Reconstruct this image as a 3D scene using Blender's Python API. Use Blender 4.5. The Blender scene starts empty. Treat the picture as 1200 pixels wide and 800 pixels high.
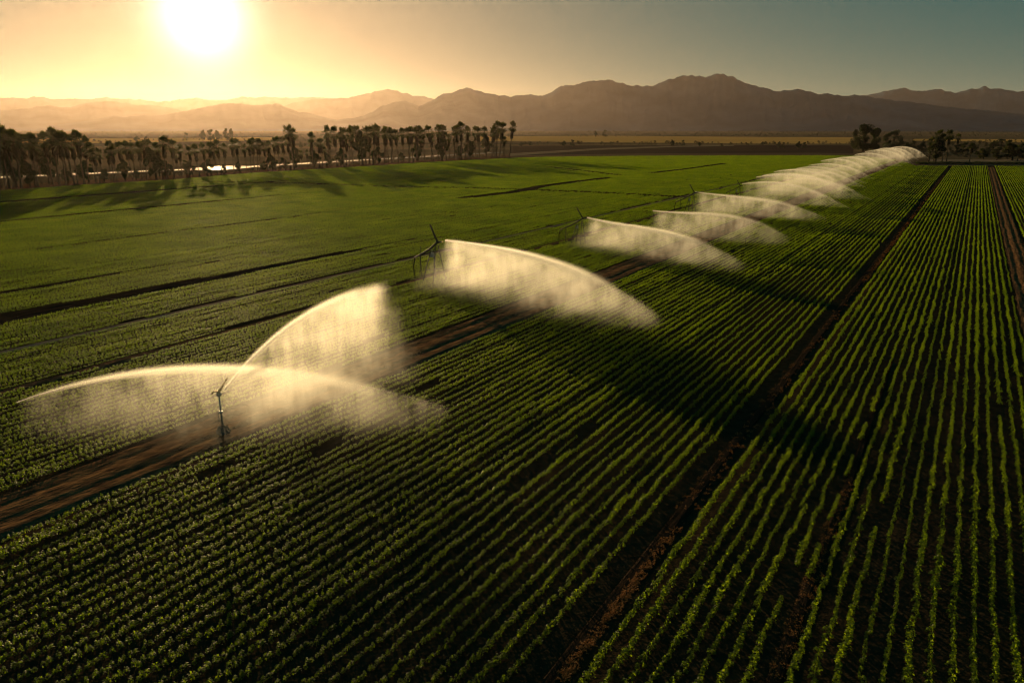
import bpy, math, random
import numpy as np
from mathutils import Vector, Matrix, noise

# ------------------------------------------------------------------ camera, sky, sun, exposure
FPX, HOR, VPX, H = 850.0, 151.0, 1148.0, 16.0
PITCH = math.atan((400 - HOR) / FPX)
CP, SP = math.cos(PITCH), math.sin(PITCH)
scene = bpy.context.scene
cam_data = bpy.data.cameras.new("camera")
cam = bpy.data.objects.new("camera", cam_data)
scene.collection.objects.link(cam)
cam.location = (0, 0, H)
cam.rotation_euler = (math.pi / 2 - PITCH, 0, 0)
cam_data.sensor_width = 36.0
cam_data.lens = FPX / 1200 * 36.0
cam_data.clip_end = 80000
cam_data.clip_start = 0.1
scene.camera = cam
scene.render.resolution_x, scene.render.resolution_y = 1024, 682


def direction(px, py):
    x, y = px - 600.0, 400.0 - py
    return Vector((x, FPX * CP + y * SP, y * CP - FPX * SP))


SUN_DIR = direction(236, 18).normalized()
SUN_AZ = math.atan2(SUN_DIR.x, SUN_DIR.y)
SUN_EL = math.asin(SUN_DIR.z)

world = bpy.data.worlds.new("World")
scene.world = world
world.use_nodes = True
wn, wl = world.node_tree.nodes, world.node_tree.links
wn.clear()
w_out = wn.new("ShaderNodeOutputWorld")
w_bg = wn.new("ShaderNodeBackground")
w_bg.inputs["Strength"].default_value = 0.05
w_sky = wn.new("ShaderNodeTexSky")
w_sky.sky_type = 'NISHITA'
w_sky.sun_disc = False
w_sky.sun_elevation = SUN_EL
w_sky.sun_rotation = SUN_AZ
w_sky.dust_density = 1.2
w_sky.air_density = 1.3
w_sky.ozone_density = 5.0
# the bright aureole of dusty air round the sun, a function of the direction in the sky only
w_tc = wn.new("ShaderNodeTexCoord")
w_dot = wn.new("ShaderNodeVectorMath"); w_dot.operation = 'DOT_PRODUCT'
w_dot.inputs[1].default_value = SUN_DIR
wl.new(w_tc.outputs["Generated"], w_dot.inputs[0])
w_ac = wn.new("ShaderNodeMath"); w_ac.operation = 'ARCCOSINE'; w_ac.use_clamp = False
wl.new(w_dot.outputs["Value"], w_ac.inputs[0])


def sky_glow(width, power, color, strength, low=0.0):
    a = wn.new("ShaderNodeMath"); a.operation = 'DIVIDE'
    wl.new(w_ac.outputs[0], a.inputs[0]); a.inputs[1].default_value = math.radians(width)
    b = wn.new("ShaderNodeMath"); b.operation = 'POWER'
    wl.new(a.outputs[0], b.inputs[0]); b.inputs[1].default_value = power
    c = wn.new("ShaderNodeMath"); c.operation = 'MULTIPLY'
    wl.new(b.outputs[0], c.inputs[0]); c.inputs[1].default_value = -1
    d = wn.new("ShaderNodeMath"); d.operation = 'EXPONENT'
    wl.new(c.outputs[0], d.inputs[0])
    e = wn.new("ShaderNodeMath"); e.operation = 'MULTIPLY'
    wl.new(d.outputs[0], e.inputs[0]); e.inputs[1].default_value = strength
    if low:                                    # light that hugs the horizon
        sp = wn.new("ShaderNodeSeparateXYZ"); wl.new(w_tc.outputs["Generated"], sp.inputs[0])
        f = wn.new("ShaderNodeMath"); f.operation = 'MULTIPLY'; wl.new(sp.outputs[2], f.inputs[0]); f.inputs[1].default_value = -low
        h_ = wn.new("ShaderNodeMath"); h_.operation = 'EXPONENT'; wl.new(f.outputs[0], h_.inputs[0])
        k_ = wn.new("ShaderNodeMath"); k_.operation = 'MINIMUM'; wl.new(h_.outputs[0], k_.inputs[0]); k_.inputs[1].default_value = 1.0
        e2 = wn.new("ShaderNodeMath"); e2.operation = 'MULTIPLY'; wl.new(e.outputs[0], e2.inputs[0]); wl.new(k_.outputs[0], e2.inputs[1]); e = e2
    bg = wn.new("ShaderNodeBackground")
    bg.inputs["Color"].default_value = (*color, 1)
    wl.new(e.outputs[0], bg.inputs["Strength"])
    return bg


SKY_TINT = (0.05, 0.045, 0.03)
GLOWS = [(2.1, 1.7, (1.0, 0.9, 0.75), 1.8, 0), (5.5, 1.5, (1.0, 0.66, 0.30), 0.20, 0), (26.0, 2.0, (1.0, 0.50, 0.22), 0.17, 0), (75.0, 2.0, (1.0, 0.76, 0.30), 0.27, 14.0), (900.0, 2.0, (0.0, 0.90, 1.0), 0.062, 0)]
w_mul = wn.new("ShaderNodeMix"); w_mul.data_type = 'RGBA'; w_mul.blend_type = 'MULTIPLY'
w_mul.inputs["Factor"].default_value = 1.0
wl.new(w_sky.outputs[0], w_mul.inputs[6]); w_mul.inputs[7].default_value = (*SKY_TINT, 1)
wl.new(w_mul.outputs[2], w_bg.inputs["Color"])
last = w_bg.outputs[0]
for g in GLOWS:
    add = wn.new("ShaderNodeAddShader")
    wl.new(last, add.inputs[0]); wl.new(sky_glow(*g).outputs[0], add.inputs[1])
    last = add.outputs[0]
wl.new(last, w_out.inputs["Surface"])

sun_data = bpy.data.lights.new("sun", 'SUN')
sun_data.energy = 5.0
sun_data.angle = math.radians(0.5)
sun_data.color = (1.0, 0.69, 0.32)
sun = bpy.data.objects.new("sun", sun_data)
scene.collection.objects.link(sun)
sun.rotation_euler = SUN_DIR.to_track_quat('Z', 'Y').to_euler()
sun.location = (0, 0, 60)

scene.view_settings.view_transform = 'Standard'
scene.view_settings.look = 'None'
scene.view_settings.exposure = 0.5
scene.view_settings.gamma = 1.0
scene.view_settings.use_curve_mapping = False
cy = scene.cycles
cy.max_bounces = 6
cy.diffuse_bounces = 2
cy.glossy_bounces = 2
cy.transmission_bounces = 4
cy.transparent_max_bounces = 16
cy.volume_bounces = 2
cy.volume_max_steps = 256
cy.use_denoising = True
cy.denoising_input_passes = 'RGB_ALBEDO_NORMAL'
cy.denoising_prefilter = 'FAST'
cy.filter_width = 1.1
cy.sample_clamp_indirect = 4.0
scene.render.use_persistent_data = False

# ------------------------------------------------------------------ helpers
PI = math.pi
rng = np.random.default_rng(7)
random.seed(11)
AZ = math.atan((VPX - 600) / (FPX / CP))          # heading of the crop rows
ROW = Vector((math.sin(AZ), math.cos(AZ), 0))
PERP = Vector((math.cos(AZ), -math.sin(AZ), 0))


def G(px, py, z=0.0):
    """ground point seen at a photo pixel"""
    d = direction(px, py)
    t = (z - H) / d.z
    return Vector((d.x * t, d.y * t, z))


def height_at(base, py):
    """height above base at which a vertical line through base meets photo row py"""
    k = (400 - py)
    # camera-space: up = z' , fwd;   y_img = FPX*(z'*CP + Y*SP)/(Y*CP - z'*SP)
    Y = base.y
    zz = (k * Y * CP - FPX * Y * SP) / (FPX * CP + k * SP)
    return zz + H - base.z


def off_of(m):
    """lateral offset (m, along PERP) of the ground line through the row vanishing point with dx/dy = m"""
    p = G(VPX + m * 400, HOR + 400)
    return p.x * PERP.x + p.y * PERP.y


def W(s, t, z=0.0):
    return PERP * s + ROW * t + Vector((0, 0, z))


def to_st(p):
    return p.x * PERP.x + p.y * PERP.y, p.x * ROW.x + p.y * ROW.y


def tag(o, label=None, cat=None, group=None, kind=None):
    if label: o["label"] = label
    if cat: o["category"] = cat
    if group: o["group"] = group
    if kind: o["kind"] = kind
    return o


def mesh_obj(name, verts, faces, mat, parent=None, smooth=False):
    me = bpy.data.meshes.new(name)
    me.from_pydata([tuple(v) for v in verts], [], faces)
    if smooth:
        me.polygons.foreach_set("use_smooth", [True] * len(me.polygons))
    me.materials.append(mat)
    o = bpy.data.objects.new(name, me)
    scene.collection.objects.link(o)
    if parent: o.parent = parent
    return o


def quads_mesh(name, V, nper, mat, mat_index=None):
    """V: (n*nper,3) array of separate polygons with nper corners each"""
    n = len(V) // nper
    me = bpy.data.meshes.new(name)
    me.vertices.add(len(V)); me.vertices.foreach_set("co", np.asarray(V, np.float32).ravel())
    me.loops.add(n * nper); me.loops.foreach_set("vertex_index", np.arange(n * nper, dtype=np.int32))
    me.polygons.add(n)
    me.polygons.foreach_set("loop_start", np.arange(0, n * nper, nper, dtype=np.int32))
    me.polygons.foreach_set("loop_total", np.full(n, nper, np.int32))
    mats = mat if isinstance(mat, (list, tuple)) else [mat]
    for m in mats: me.materials.append(m)
    if mat_index is not None: me.polygons.foreach_set("material_index", np.asarray(mat_index, np.int32))
    me.update(calc_edges=True)
    return me


def link(o, parent=None):
    scene.collection.objects.link(o)
    if parent: o.parent = parent
    return o


def empty(name, loc=(0, 0, 0), rz=0.0):
    o = bpy.data.objects.new(name, None)
    o.location = loc; o.rotation_euler = (0, 0, rz)
    o.empty_display_size = 0.5
    return link(o)


def copy_tree(o, parent=None):
    c = o.copy(); link(c, parent)
    for ch in list(o.children): copy_tree(ch, c)
    return c


class MB:
    def __init__(self): self.v, self.f = [], []

    def tube(self, pts, radii, n=8, cap=True):
        pts = [Vector(p) for p in pts]
        if not isinstance(radii, (list, tuple)): radii = [radii] * len(pts)
        rings = []
        for i, p in enumerate(pts):
            a = pts[max(0, i - 1)]; b = pts[min(len(pts) - 1, i + 1)]
            d = (b - a).normalized()
            u = d.orthogonal().normalized() if abs(d.z) > .95 else d.cross(Vector((0, 0, 1))).normalized()
            w = d.cross(u)
            base = len(self.v)
            for k in range(n):
                t = 2 * PI * k / n
                self.v.append(p + (u * math.cos(t) + w * math.sin(t)) * radii[i])
            rings.append(base)
        for a, b in zip(rings, rings[1:]):
            for k in range(n):
                self.f.append((a + k, a + (k + 1) % n, b + (k + 1) % n, b + k))
        if cap:
            self.f.append(tuple(rings[0] + k for k in reversed(range(n))))
            self.f.append(tuple(rings[-1] + k for k in range(n)))
        return self

    def box(self, c, s, rz=0.0):
        b = len(self.v); R = Matrix.Rotation(rz, 3, 'Z')
        for x in (-1, 1):
            for y in (-1, 1):
                for z in (-1, 1):
                    self.v.append(Vector(c) + R @ Vector((x * s[0] / 2, y * s[1] / 2, z * s[2] / 2)))
        for q in ((0, 1, 3, 2), (4, 6, 7, 5), (0, 4, 5, 1), (2, 3, 7, 6), (0, 2, 6, 4), (1, 5, 7, 3)):
            self.f.append(tuple(b + i for i in q))
        return self

    def build(self, name, mat, parent=None, smooth=True):
        return mesh_obj(name, self.v, self.f, mat, parent, smooth)


# ------------------------------------------------------------------ materials
def new_mat(name):
    m = bpy.data.materials.new(name); m.use_nodes = True
    m.node_tree.nodes.clear()
    return m, m.node_tree.nodes, m.node_tree.links


def noisy(name, stops, scale=1.0, detail=6, rough=1.0, spec=0.0, vec_scale=(1, 1, 1), bump=0.0, bscale=None, metallic=0.0, rot=0.0, coords="Object", distort=0.0):
    m, n, l = new_mat(name)
    out = n.new("ShaderNodeOutputMaterial"); b = n.new("ShaderNodeBsdfPrincipled")
    tc = n.new("ShaderNodeTexCoord"); mp = n.new("ShaderNodeMapping"); no = n.new("ShaderNodeTexNoise"); cr = n.new("ShaderNodeValToRGB")
    mp.inputs["Scale"].default_value = vec_scale; mp.inputs["Rotation"].default_value = (0, 0, rot)
    no.inputs["Scale"].default_value = scale; no.inputs["Detail"].default_value = detail; no.inputs["Distortion"].default_value = distort
    l.new(tc.outputs[coords], mp.inputs[0]); l.new(mp.outputs[0], no.inputs["Vector"]); l.new(no.outputs[0], cr.inputs[0])
    el = cr.color_ramp.elements
    while len(el) > 1: el.remove(el[-1])
    el[0].position, el[0].color = stops[0][0], (*stops[0][1], 1)
    for p, c in stops[1:]:
        e = el.new(p); e.color = (*c, 1)
    l.new(cr.outputs[0], b.inputs["Base Color"])
    b.inputs["Roughness"].default_value = rough; b.inputs["Specular IOR Level"].default_value = spec
    b.inputs["Metallic"].default_value = metallic
    if bump:
        n2 = n.new("ShaderNodeTexNoise"); n2.inputs["Scale"].default_value = bscale or scale * 4; n2.inputs["Detail"].default_value = 5
        l.new(mp.outputs[0], n2.inputs["Vector"])
        bp = n.new("ShaderNodeBump"); bp.inputs["Strength"].default_value = 1.0; bp.inputs["Distance"].default_value = bump
        l.new(n2.outputs[0], bp.inputs["Height"]); l.new(bp.outputs[0], b.inputs["Normal"])
    l.new(b.outputs[0], out.inputs["Surface"])
    return m


def leaf_mat(name, c_dark, c_light, trans, tmix=0.45, rough=0.6, spec=0.12, scale=0.35, island=True):
    m, n, l = new_mat(name)
    out = n.new("ShaderNodeOutputMaterial"); b = n.new("ShaderNodeBsdfPrincipled"); tr = n.new("ShaderNodeBsdfTranslucent"); mx = n.new("ShaderNodeMixShader")
    geo = n.new("ShaderNodeNewGeometry"); oi = n.new("ShaderNodeObjectInfo")
    tc = n.new("ShaderNodeTexCoord"); no = n.new("ShaderNodeTexNoise"); no.inputs["Scale"].default_value = scale
    l.new(geo.outputs["Position"], no.inputs["Vector"])
    a = n.new("ShaderNodeMath"); a.operation = 'MULTIPLY_ADD'
    l.new(geo.outputs["Random Per Island"] if island else oi.outputs["Random"], a.inputs[0]); a.inputs[1].default_value = 0.6
    sc = n.new("ShaderNodeMath"); sc.operation = 'MULTIPLY_ADD'; sc.inputs[1].default_value = 1.4; sc.inputs[2].default_value = -0.45
    l.new(no.outputs[0], sc.inputs[0]); l.new(sc.outputs[0], a.inputs[2]); a.use_clamp = True
    mc = n.new("ShaderNodeMix"); mc.data_type = 'RGBA'
    mc.inputs[6].default_value = (*c_dark, 1); mc.inputs[7].default_value = (*c_light, 1)
    l.new(a.outputs[0], mc.inputs["Factor"])
    l.new(mc.outputs[2], b.inputs["Base Color"])
    b.inputs["Roughness"].default_value = rough; b.inputs["Specular IOR Level"].default_value = spec
    mt = n.new("ShaderNodeMix"); mt.data_type = 'RGBA'; mt.blend_type = 'MULTIPLY'; mt.inputs["Factor"].default_value = 1
    l.new(mc.outputs[2], mt.inputs[6]); mt.inputs[7].default_value = (*trans, 1)
    l.new(mt.outputs[2], tr.inputs["Color"])
    mx.inputs[0].default_value = tmix
    l.new(b.outputs[0], mx.inputs[1]); l.new(tr.outputs[0], mx.inputs[2]); l.new(mx.outputs[0], out.inputs["Surface"])
    return m


M = {}
M["plain"] = noisy("desert_plain", [(0.30, (0.055, 0.042, 0.027)), (0.5, (0.09, 0.065, 0.04)), (0.7, (0.15, 0.10, 0.055))], scale=0.004, detail=8, vec_scale=(0.5, 2.5, 1))
M["soil"] = noisy("field_soil", [(0.3, (0.022, 0.015, 0.010)), (0.7, (0.045, 0.030, 0.018))], scale=2.0, detail=6, bump=0.05, bscale=6)
M["track"] = noisy("track_soil", [(0.3, (0.050, 0.028, 0.018)), (0.5, (0.11, 0.060, 0.032)), (0.72, (0.20, 0.105, 0.050))], scale=1.3, detail=10, vec_scale=(2.0, 0.7, 1), rot=0.0, bump=0.16, bscale=2.6)
M["shade_lane"] = noisy("shade_dark_track", [(0.3, (0.016, 0.011, 0.008)), (0.7, (0.032, 0.021, 0.015))], scale=0.8, detail=7, vec_scale=(5, 0.5, 1), rough=1.0, spec=0.0, bump=0.06, bscale=2)  # bare lane soil, its colour darkened to stand for shade from the crop
M["gold"] = noisy("dry_grass", [(0.3, (0.30, 0.17, 0.055)), (0.7, (0.46, 0.27, 0.09))], scale=0.01, detail=8, vec_scale=(0.6, 3, 1))
M["plow"] = noisy("ploughed_earth", [(0.3, (0.030, 0.019, 0.015)), (0.7, (0.06, 0.038, 0.029))], scale=0.03, detail=8, vec_scale=(0.3, 3, 1))
M["road"] = noisy("pale_dirt", [(0.3, (0.13, 0.10, 0.07)), (0.7, (0.20, 0.15, 0.11))], scale=0.1, detail=6)
M["rock"] = noisy("haze_blue_rock", [(0.3, (0.030, 0.050, 0.085)), (0.7, (0.060, 0.092, 0.145))], scale=0.004, detail=10, bump=25, bscale=0.006)  # blue of distant haze mixed into the rock colour
M["trunk"] = noisy("palm_trunk", [(0.3, (0.07, 0.05, 0.035)), (0.7, (0.15, 0.11, 0.075))], scale=3, detail=5, vec_scale=(1, 1, 6))
M["bark"] = noisy("tree_bark", [(0.3, (0.06, 0.045, 0.03)), (0.7, (0.13, 0.10, 0.07))], scale=3, detail=5, vec_scale=(1, 1, .3))
M["metal"] = noisy("weathered_steel", [(0.3, (0.03, 0.027, 0.024)), (0.7, (0.06, 0.054, 0.048))], scale=6, detail=5, rough=0.7, spec=0.2, metallic=0.0)
M["galv"] = noisy("galvanised_pipe", [(0.3, (0.40, 0.38, 0.35)), (0.7, (0.55, 0.52, 0.48))], scale=5, detail=5, rough=0.45, spec=0.5, metallic=0.2)
M["brass"] = noisy("brass_nozzle", [(0.3, (0.35, 0.24, 0.10)), (0.7, (0.50, 0.36, 0.16))], scale=8, rough=0.35, metallic=0.9)
M["concrete"] = noisy("mud_splashed_block", [(0.3, (0.07, 0.055, 0.045)), (0.7, (0.15, 0.12, 0.10))], scale=5, bump=0.02)
M["rubber"] = noisy("black_hose", [(0.3, (0.02, 0.02, 0.02)), (0.7, (0.04, 0.038, 0.035))], scale=5, rough=0.6)
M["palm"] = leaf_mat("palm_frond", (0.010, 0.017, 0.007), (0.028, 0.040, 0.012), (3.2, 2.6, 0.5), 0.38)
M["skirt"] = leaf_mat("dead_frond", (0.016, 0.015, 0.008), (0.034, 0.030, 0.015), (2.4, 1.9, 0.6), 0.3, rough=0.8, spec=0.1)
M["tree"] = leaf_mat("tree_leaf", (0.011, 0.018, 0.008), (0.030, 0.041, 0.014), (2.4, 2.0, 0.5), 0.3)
M["scrub"] = leaf_mat("scrub_leaf", (0.035, 0.036, 0.022), (0.08, 0.075, 0.04), (1.2, 1.0, 0.6), 0.3)
M["crop"] = leaf_mat("crop_leaf", (0.026, 0.058, 0.010), (0.070, 0.115, 0.016), (6.5, 5.3, 0.42), 0.64, rough=0.5, spec=0.16, scale=0.15)
M["crop_b"] = leaf_mat("crop_leaf_dry", (0.16, 0.075, 0.02), (0.30, 0.14, 0.04), (1.2, 0.9, 0.5), 0.35, rough=0.8, spec=0.2, scale=0.4)


def water_mat():
    m, n, l = new_mat("canal_water")
    out = n.new("ShaderNodeOutputMaterial"); b = n.new("ShaderNodeBsdfPrincipled")
    b.inputs["Base Color"].default_value = (0.03, 0.035, 0.03, 1); b.inputs["Roughness"].default_value = 0.05
    b.inputs["IOR"].default_value = 1.33
    no = n.new("ShaderNodeTexNoise"); no.inputs["Scale"].default_value = 0.6
    tc = n.new("ShaderNodeTexCoord"); l.new(tc.outputs["Object"], no.inputs["Vector"])
    bp = n.new("ShaderNodeBump"); bp.inputs["Distance"].default_value = 0.05; bp.inputs["Strength"].default_value = 0.4
    l.new(no.outputs[0], bp.inputs["Height"]); l.new(bp.outputs[0], b.inputs["Normal"])
    l.new(b.outputs[0], out.inputs["Surface"]); return m


M["water"] = water_mat()


def droplet_mat():
    m, n, l = new_mat("water_droplets")
    out = n.new("ShaderNodeOutputMaterial"); tr = n.new("ShaderNodeBsdfTranslucent"); df = n.new("ShaderNodeBsdfDiffuse"); mx = n.new("ShaderNodeMixShader")
    tr.inputs["Color"].default_value = (0.97, 0.95, 0.90, 1); df.inputs["Color"].default_value = (0.85, 0.85, 0.83, 1)
    mx.inputs[0].default_value = 0.3
    l.new(tr.outputs[0], mx.inputs[1]); l.new(df.outputs[0], mx.inputs[2]); l.new(mx.outputs[0], out.inputs["Surface"])
    return m


M["drop"] = droplet_mat()


# ------------------------------------------------------------------ ground and the land beyond
def flat_poly(name, pts, mat, z, label, kind="structure"):
    o = mesh_obj(name, [(p.x, p.y, z) for p in pts], [tuple(range(len(pts)))], mat)
    tag(o, label, None, None, kind); return o


def band(name, far, near, mat, z, label):
    """strip between two pixel polylines (left to right), given at ground level"""
    f = [G(*p) for p in far]; nr = [G(*p) for p in near]
    pts = f + nr[::-1]
    c = sum((p.cross(q).z for p, q in zip(pts, pts[1:] + pts[:1])))
    if c < 0: pts = pts[::-1]
    bm_v = [(p.x, p.y, z) for p in pts]
    import bmesh
    bm = bmesh.new(); vs = [bm.verts.new(v) for v in bm_v]; bm.faces.new(vs)
    bmesh.ops.triangulate(bm, faces=bm.faces[:])
    me = bpy.data.meshes.new(name); bm.to_mesh(me); bm.free(); me.materials.append(mat)
    o = link(bpy.data.objects.new(name, me)); tag(o, label, None, None, "structure"); return o


S = 30000
flat_poly("ground", [Vector((-S, -600, 0)), Vector((S, -600, 0)), Vector((S, S, 0)), Vector((-S, S, 0))], M["plain"], 0.0,
          "dry tan desert plain reaching to the foot of the mountains")

# cultivated soil under the crop
PALM_LINE = [(-420, 262), (-150, 238), (0, 224), (100, 217), (200, 211), (300, 202.5), (400, 197), (500, 190.5), (600, 185.5)]
FAR_EDGE = [(640, 184), (760, 182.8), (960, 182.2), (1010, 183), (1055, 188), (1072, 194.5), (1200, 194.5), (1500, 194.5)]
band("field_soil", PALM_LINE + FAR_EDGE, [(-900, 1100), (1900, 1100)], M["soil"], 0.012, "dark damp soil of the cultivated field under the crop rows")
band("ploughed_field", [(598, 171.5), (700, 170.5), (800, 170.5), (1000, 170.5)], [(598, 182.5), (760, 179.8), (960, 179.2), (1000, 180.0)], M["plow"], 0.02,
     "dark brown bare ploughed strip beyond the green field")
band("dry_field", [(560, 160.3), (700, 159.2), (900, 160.8), (1000, 161)], [(560, 165), (700, 167), (900, 168.5), (1000, 168.5)], M["gold"], 0.05,
     "golden strip of dry grass in front of the mountains")
band("dry_field", [(1070, 163), (1200, 163.5), (1500, 164)], [(1070, 165), (1200, 167), (1500, 169)], M["gold"], 0.06,
     "narrow golden dry strip beyond the trees on the right")
band("dry_field", [(-300, 165), (100, 162.5), (330, 161)], [(-300, 171), (100, 168), (330, 164.5)], M["gold"], 0.07,
     "hazy pale dry field behind the palm row")
band("dirt_road", [(598, 180.0), (700, 174.0), (790, 171.2), (860, 170.2)], [(598, 183.0), (700, 176.0), (790, 172.6), (860, 171.2)], M["road"], 0.09,
     "pale dirt road curving past the end of the palm row")
band("dirt_road", [(1090, 187.2), (1200, 187.0), (1500, 187)], [(1090, 189.6), (1200, 190.0), (1500, 190)], M["road"], 0.05,
     "pale dirt road along the far end of the right field")
band("dirt_road", [(-420, 250), (0, 217.5), (100, 211.5), (200, 206), (300, 199.5), (450, 190.5), (600, 181.5)],
     [(-420, 260), (0, 223), (100, 216), (200, 210), (300, 202), (450, 193), (600, 184.5)], M["track"], 0.03,
     "brown dirt lane under the palm row")
band("canal_water", [(-420, 238), (0, 207.4), (120, 202.3), (225, 197.9), (236, 196.0), (272, 194.6), (290, 194.9), (450, 185.9), (590, 178.2)],
     [(-420, 241), (0, 208.9), (120, 203.7), (225, 199.4), (240, 200.2), (275, 198.6), (300, 196.0), (450, 187.0), (590, 179.1)], M["water"], 0.10,
     "still canal widening to a small pool that glints in the sun behind the palm row")

# ------------------------------------------------------------------ tracks through the crop
TRACKS = []       # (m0, m1, t0, t1): lanes parallel to the rows


def lane(m0, m1, y_far, y_near, name, mat, label, z=0.02):
    s0, s1 = off_of(m0), off_of(m1)
    mm = (m0 + m1) / 2
    def tt(y):
        return to_st(G(VPX + mm * (y - HOR), y))[1]
    t1 = tt(y_far); t0 = tt(y_near) if y_near else -60.0
    TRACKS.append((s0, s1, t0, t1))
    n = max(8, int((t1 - t0) / 3)); n = min(n, 160)
    vs, fs = [], []
    cols = 9 if abs(s1 - s0) < 1.5 else 23
    if cols > 9: n = min(420, n * 3)
    for i in range(n + 1):
        t = t0 + (t1 - t0) * i / n
        for c in range(cols):
            u = c / (cols - 1)
            w_t = max(.12, max(0.0, min(1.0, (t1 - t) / (6 + .35 * (t1 - t0) * (t1 < 250)))) ** .7)
            wob = 0.14 * noise.noise(Vector((t * .22, u * 0.7, m0 * 3)))
            w = s1 - s0
            if c in (0, cols - 1): wob = 0.22 * noise.noise(Vector((t * .5, u * 9, m0)))
            rut = (-0.06 * (math.exp(-((u - .28) * w / .22) ** 2) + math.exp(-((u - .70) * w / .22) ** 2)) + .03 * math.exp(-((u - .5) * w / .5) ** 2)) if cols > 9 else 0.0
            hz = (0.10 if cols > 9 else .06) + rut + 0.03 * noise.noise(Vector((t * .5, u * w, 7))) + (.05 * noise.noise(Vector((t * .35, u * w * 3.1, 2))) if cols > 9 else 0)
            if c in (0, cols - 1): hz = 0.0
            vs.append(Vector(((s0 + s1) / 2 + (u - .5) * w * w_t + wob, t, z + max(hz, 0.0))))
    for i in range(n):
        for c in range(cols - 1):
            a = i * cols + c
            fs.append((a, a + 1, a + cols + 1, a + cols))
    o = mesh_obj(name, vs, fs, mat, None, True)
    o.rotation_euler = (0, 0, -AZ)
    tag(o, label, None, None, "structure")
    return o


lane(-2.655, -2.385, 178, 0, "dirt_track", M["track"], "wide reddish brown dirt track running the length of the sprayed field")
lane(-0.792, -0.758, 196, 0, "dirt_track", M["shade_lane"], "brown dirt lane between two blocks of crop right of centre", 0.021)
lane(0.215, 0.375, 196, 0, "dirt_track", M["track"], "rusty brown dirt lane at the right edge of the picture", 0.022)
lane(-0.39, -0.35, 425, 0, "dirt_track", M["shade_lane"], "short dark bare lane at lower right", 0.023)
TRACKS.append((off_of(-1.281), off_of(-1.280), -60, 130))      # a missing row
lane(-5.22, -4.98, 281, 0, "dirt_track", M["shade_lane"], "broad dark bare lane across the left field", 0.023)
lane(-5.96, -5.88, 288, 0, "dirt_track", M["shade_lane"], "thin bare lane above the broad dark lane in the left field", 0.024)
lane(-4.39, -4.33, 185, 0, "dirt_track", M["road"], "thin pale lane leading to the far spray line", 0.025)
lane(-3.73, -3.67, 190, 0, "dirt_track", M["track"], "thin brown lane where the irrigation guns stand", 0.026)
lane(-7.81, -7.75, 222, 0, "dirt_track", M["shade_lane"], "faint dark lane in the upper left field", 0.027)
lane(-13.4, -13.1, 208, 0, "dirt_track", M["shade_lane"], "dark lane just in front of the palm row", 0.028)
lane(-10.55, -10.4, 225, 262, "dirt_track", M["shade_lane"], "short faint lane under the palm shadows", 0.029)

CROSS = [([(240, 213.5), (330, 214.5), (460, 219), (600, 222), (700, 226), (800, 231.5)], 0.9),
         ([(545, 232.5), (600, 226), (640, 218), (712, 209)], 1.5),
         ([(765, 203), (800, 199), (850, 192)], 1.2),
         ([(637, 195), (680, 200), (728, 206)], 1.0)]  # last entry: narrow dark strip slanting through the far field, kept clear of plants
for i, (pl, wd) in enumerate(CROSS):
    gp = [G(*p) for p in pl]
    vs, fs = [], []
    for k, p in enumerate(gp):
        d = (gp[min(k + 1, len(gp) - 1)] - gp[max(k - 1, 0)]).normalized(); q = Vector((-d.y, d.x, 0))
        wd_k = wd * (0.4 if k in (0, len(gp) - 1) else 1)
        vs += [p + q * wd_k + Vector((0, 0, .034 + i * .004)), p - q * wd_k + Vector((0, 0, .034 + i * .004))]
    for k in range(len(gp) - 1): fs.append((2 * k, 2 * k + 1, 2 * k + 3, 2 * k + 2))
    o = mesh_obj("dirt_track", vs, fs, M["shade_lane"])
    tag(o, ["thin dark track crossing the left field towards the far guns", "short brown track slanting across the far left field",
            "faint short track near the far field edge", "faint slanting dark strip across the far left field"][i], None, None, "structure")

# ------------------------------------------------------------------ crop rows
def leaf_cloud(n, sx, sy, sz, size, seed, dome=True, sway=0.6):
    r = np.random.default_rng(seed)
    return r


def crop_proto(name, seed, length=2.4, plants=14, leaves=46, mat=None):
    r = np.random.default_rng(seed)
    V, MI = [], []
    for p in range(plants):
        cx = r.normal(0, 0.035); cyy = (p + .5) / plants * length - length / 2 + r.normal(0, .03)
        hh = r.uniform(.18, .29); rad = r.uniform(.06, .11)
        for k in range(leaves):
            az = r.uniform(0, 2 * PI); rr = rad * math.sqrt(r.uniform(0, 1)); 
            z = hh * (1 - .75 * (rr / rad) ** 2) * r.uniform(.55, 1.05) + .03
            c = Vector((cx + rr * math.cos(az), cyy + rr * math.sin(az) , z))
            steep = r.uniform() < .35
            out = Vector((math.cos(az), math.sin(az), r.uniform(-1.2, 1.2) if steep else r.uniform(-.4, .3))).normalized()
            side = out.cross(Vector((r.normal(0, .15), r.normal(0, .15), 1))).normalized()
            L = r.uniform(.032, .070); w = L * r.uniform(.36, .52)
            up = side.cross(out).normalized()
            a = c - out * L * .5; b = c + side * w + up * w * .25; d = c - side * w + up * w * .25; e = c + out * L * .6 - up * L * .12
            V += [a, b, e, d]
    me = quads_mesh(name, np.array([tuple(v) for v in V]), 4, mat)
    return bpy.data.objects.new(name, me)


protos = [crop_proto("crop_row_plants", 100 + i, mat=M["crop"]) for i in range(6)]


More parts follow.
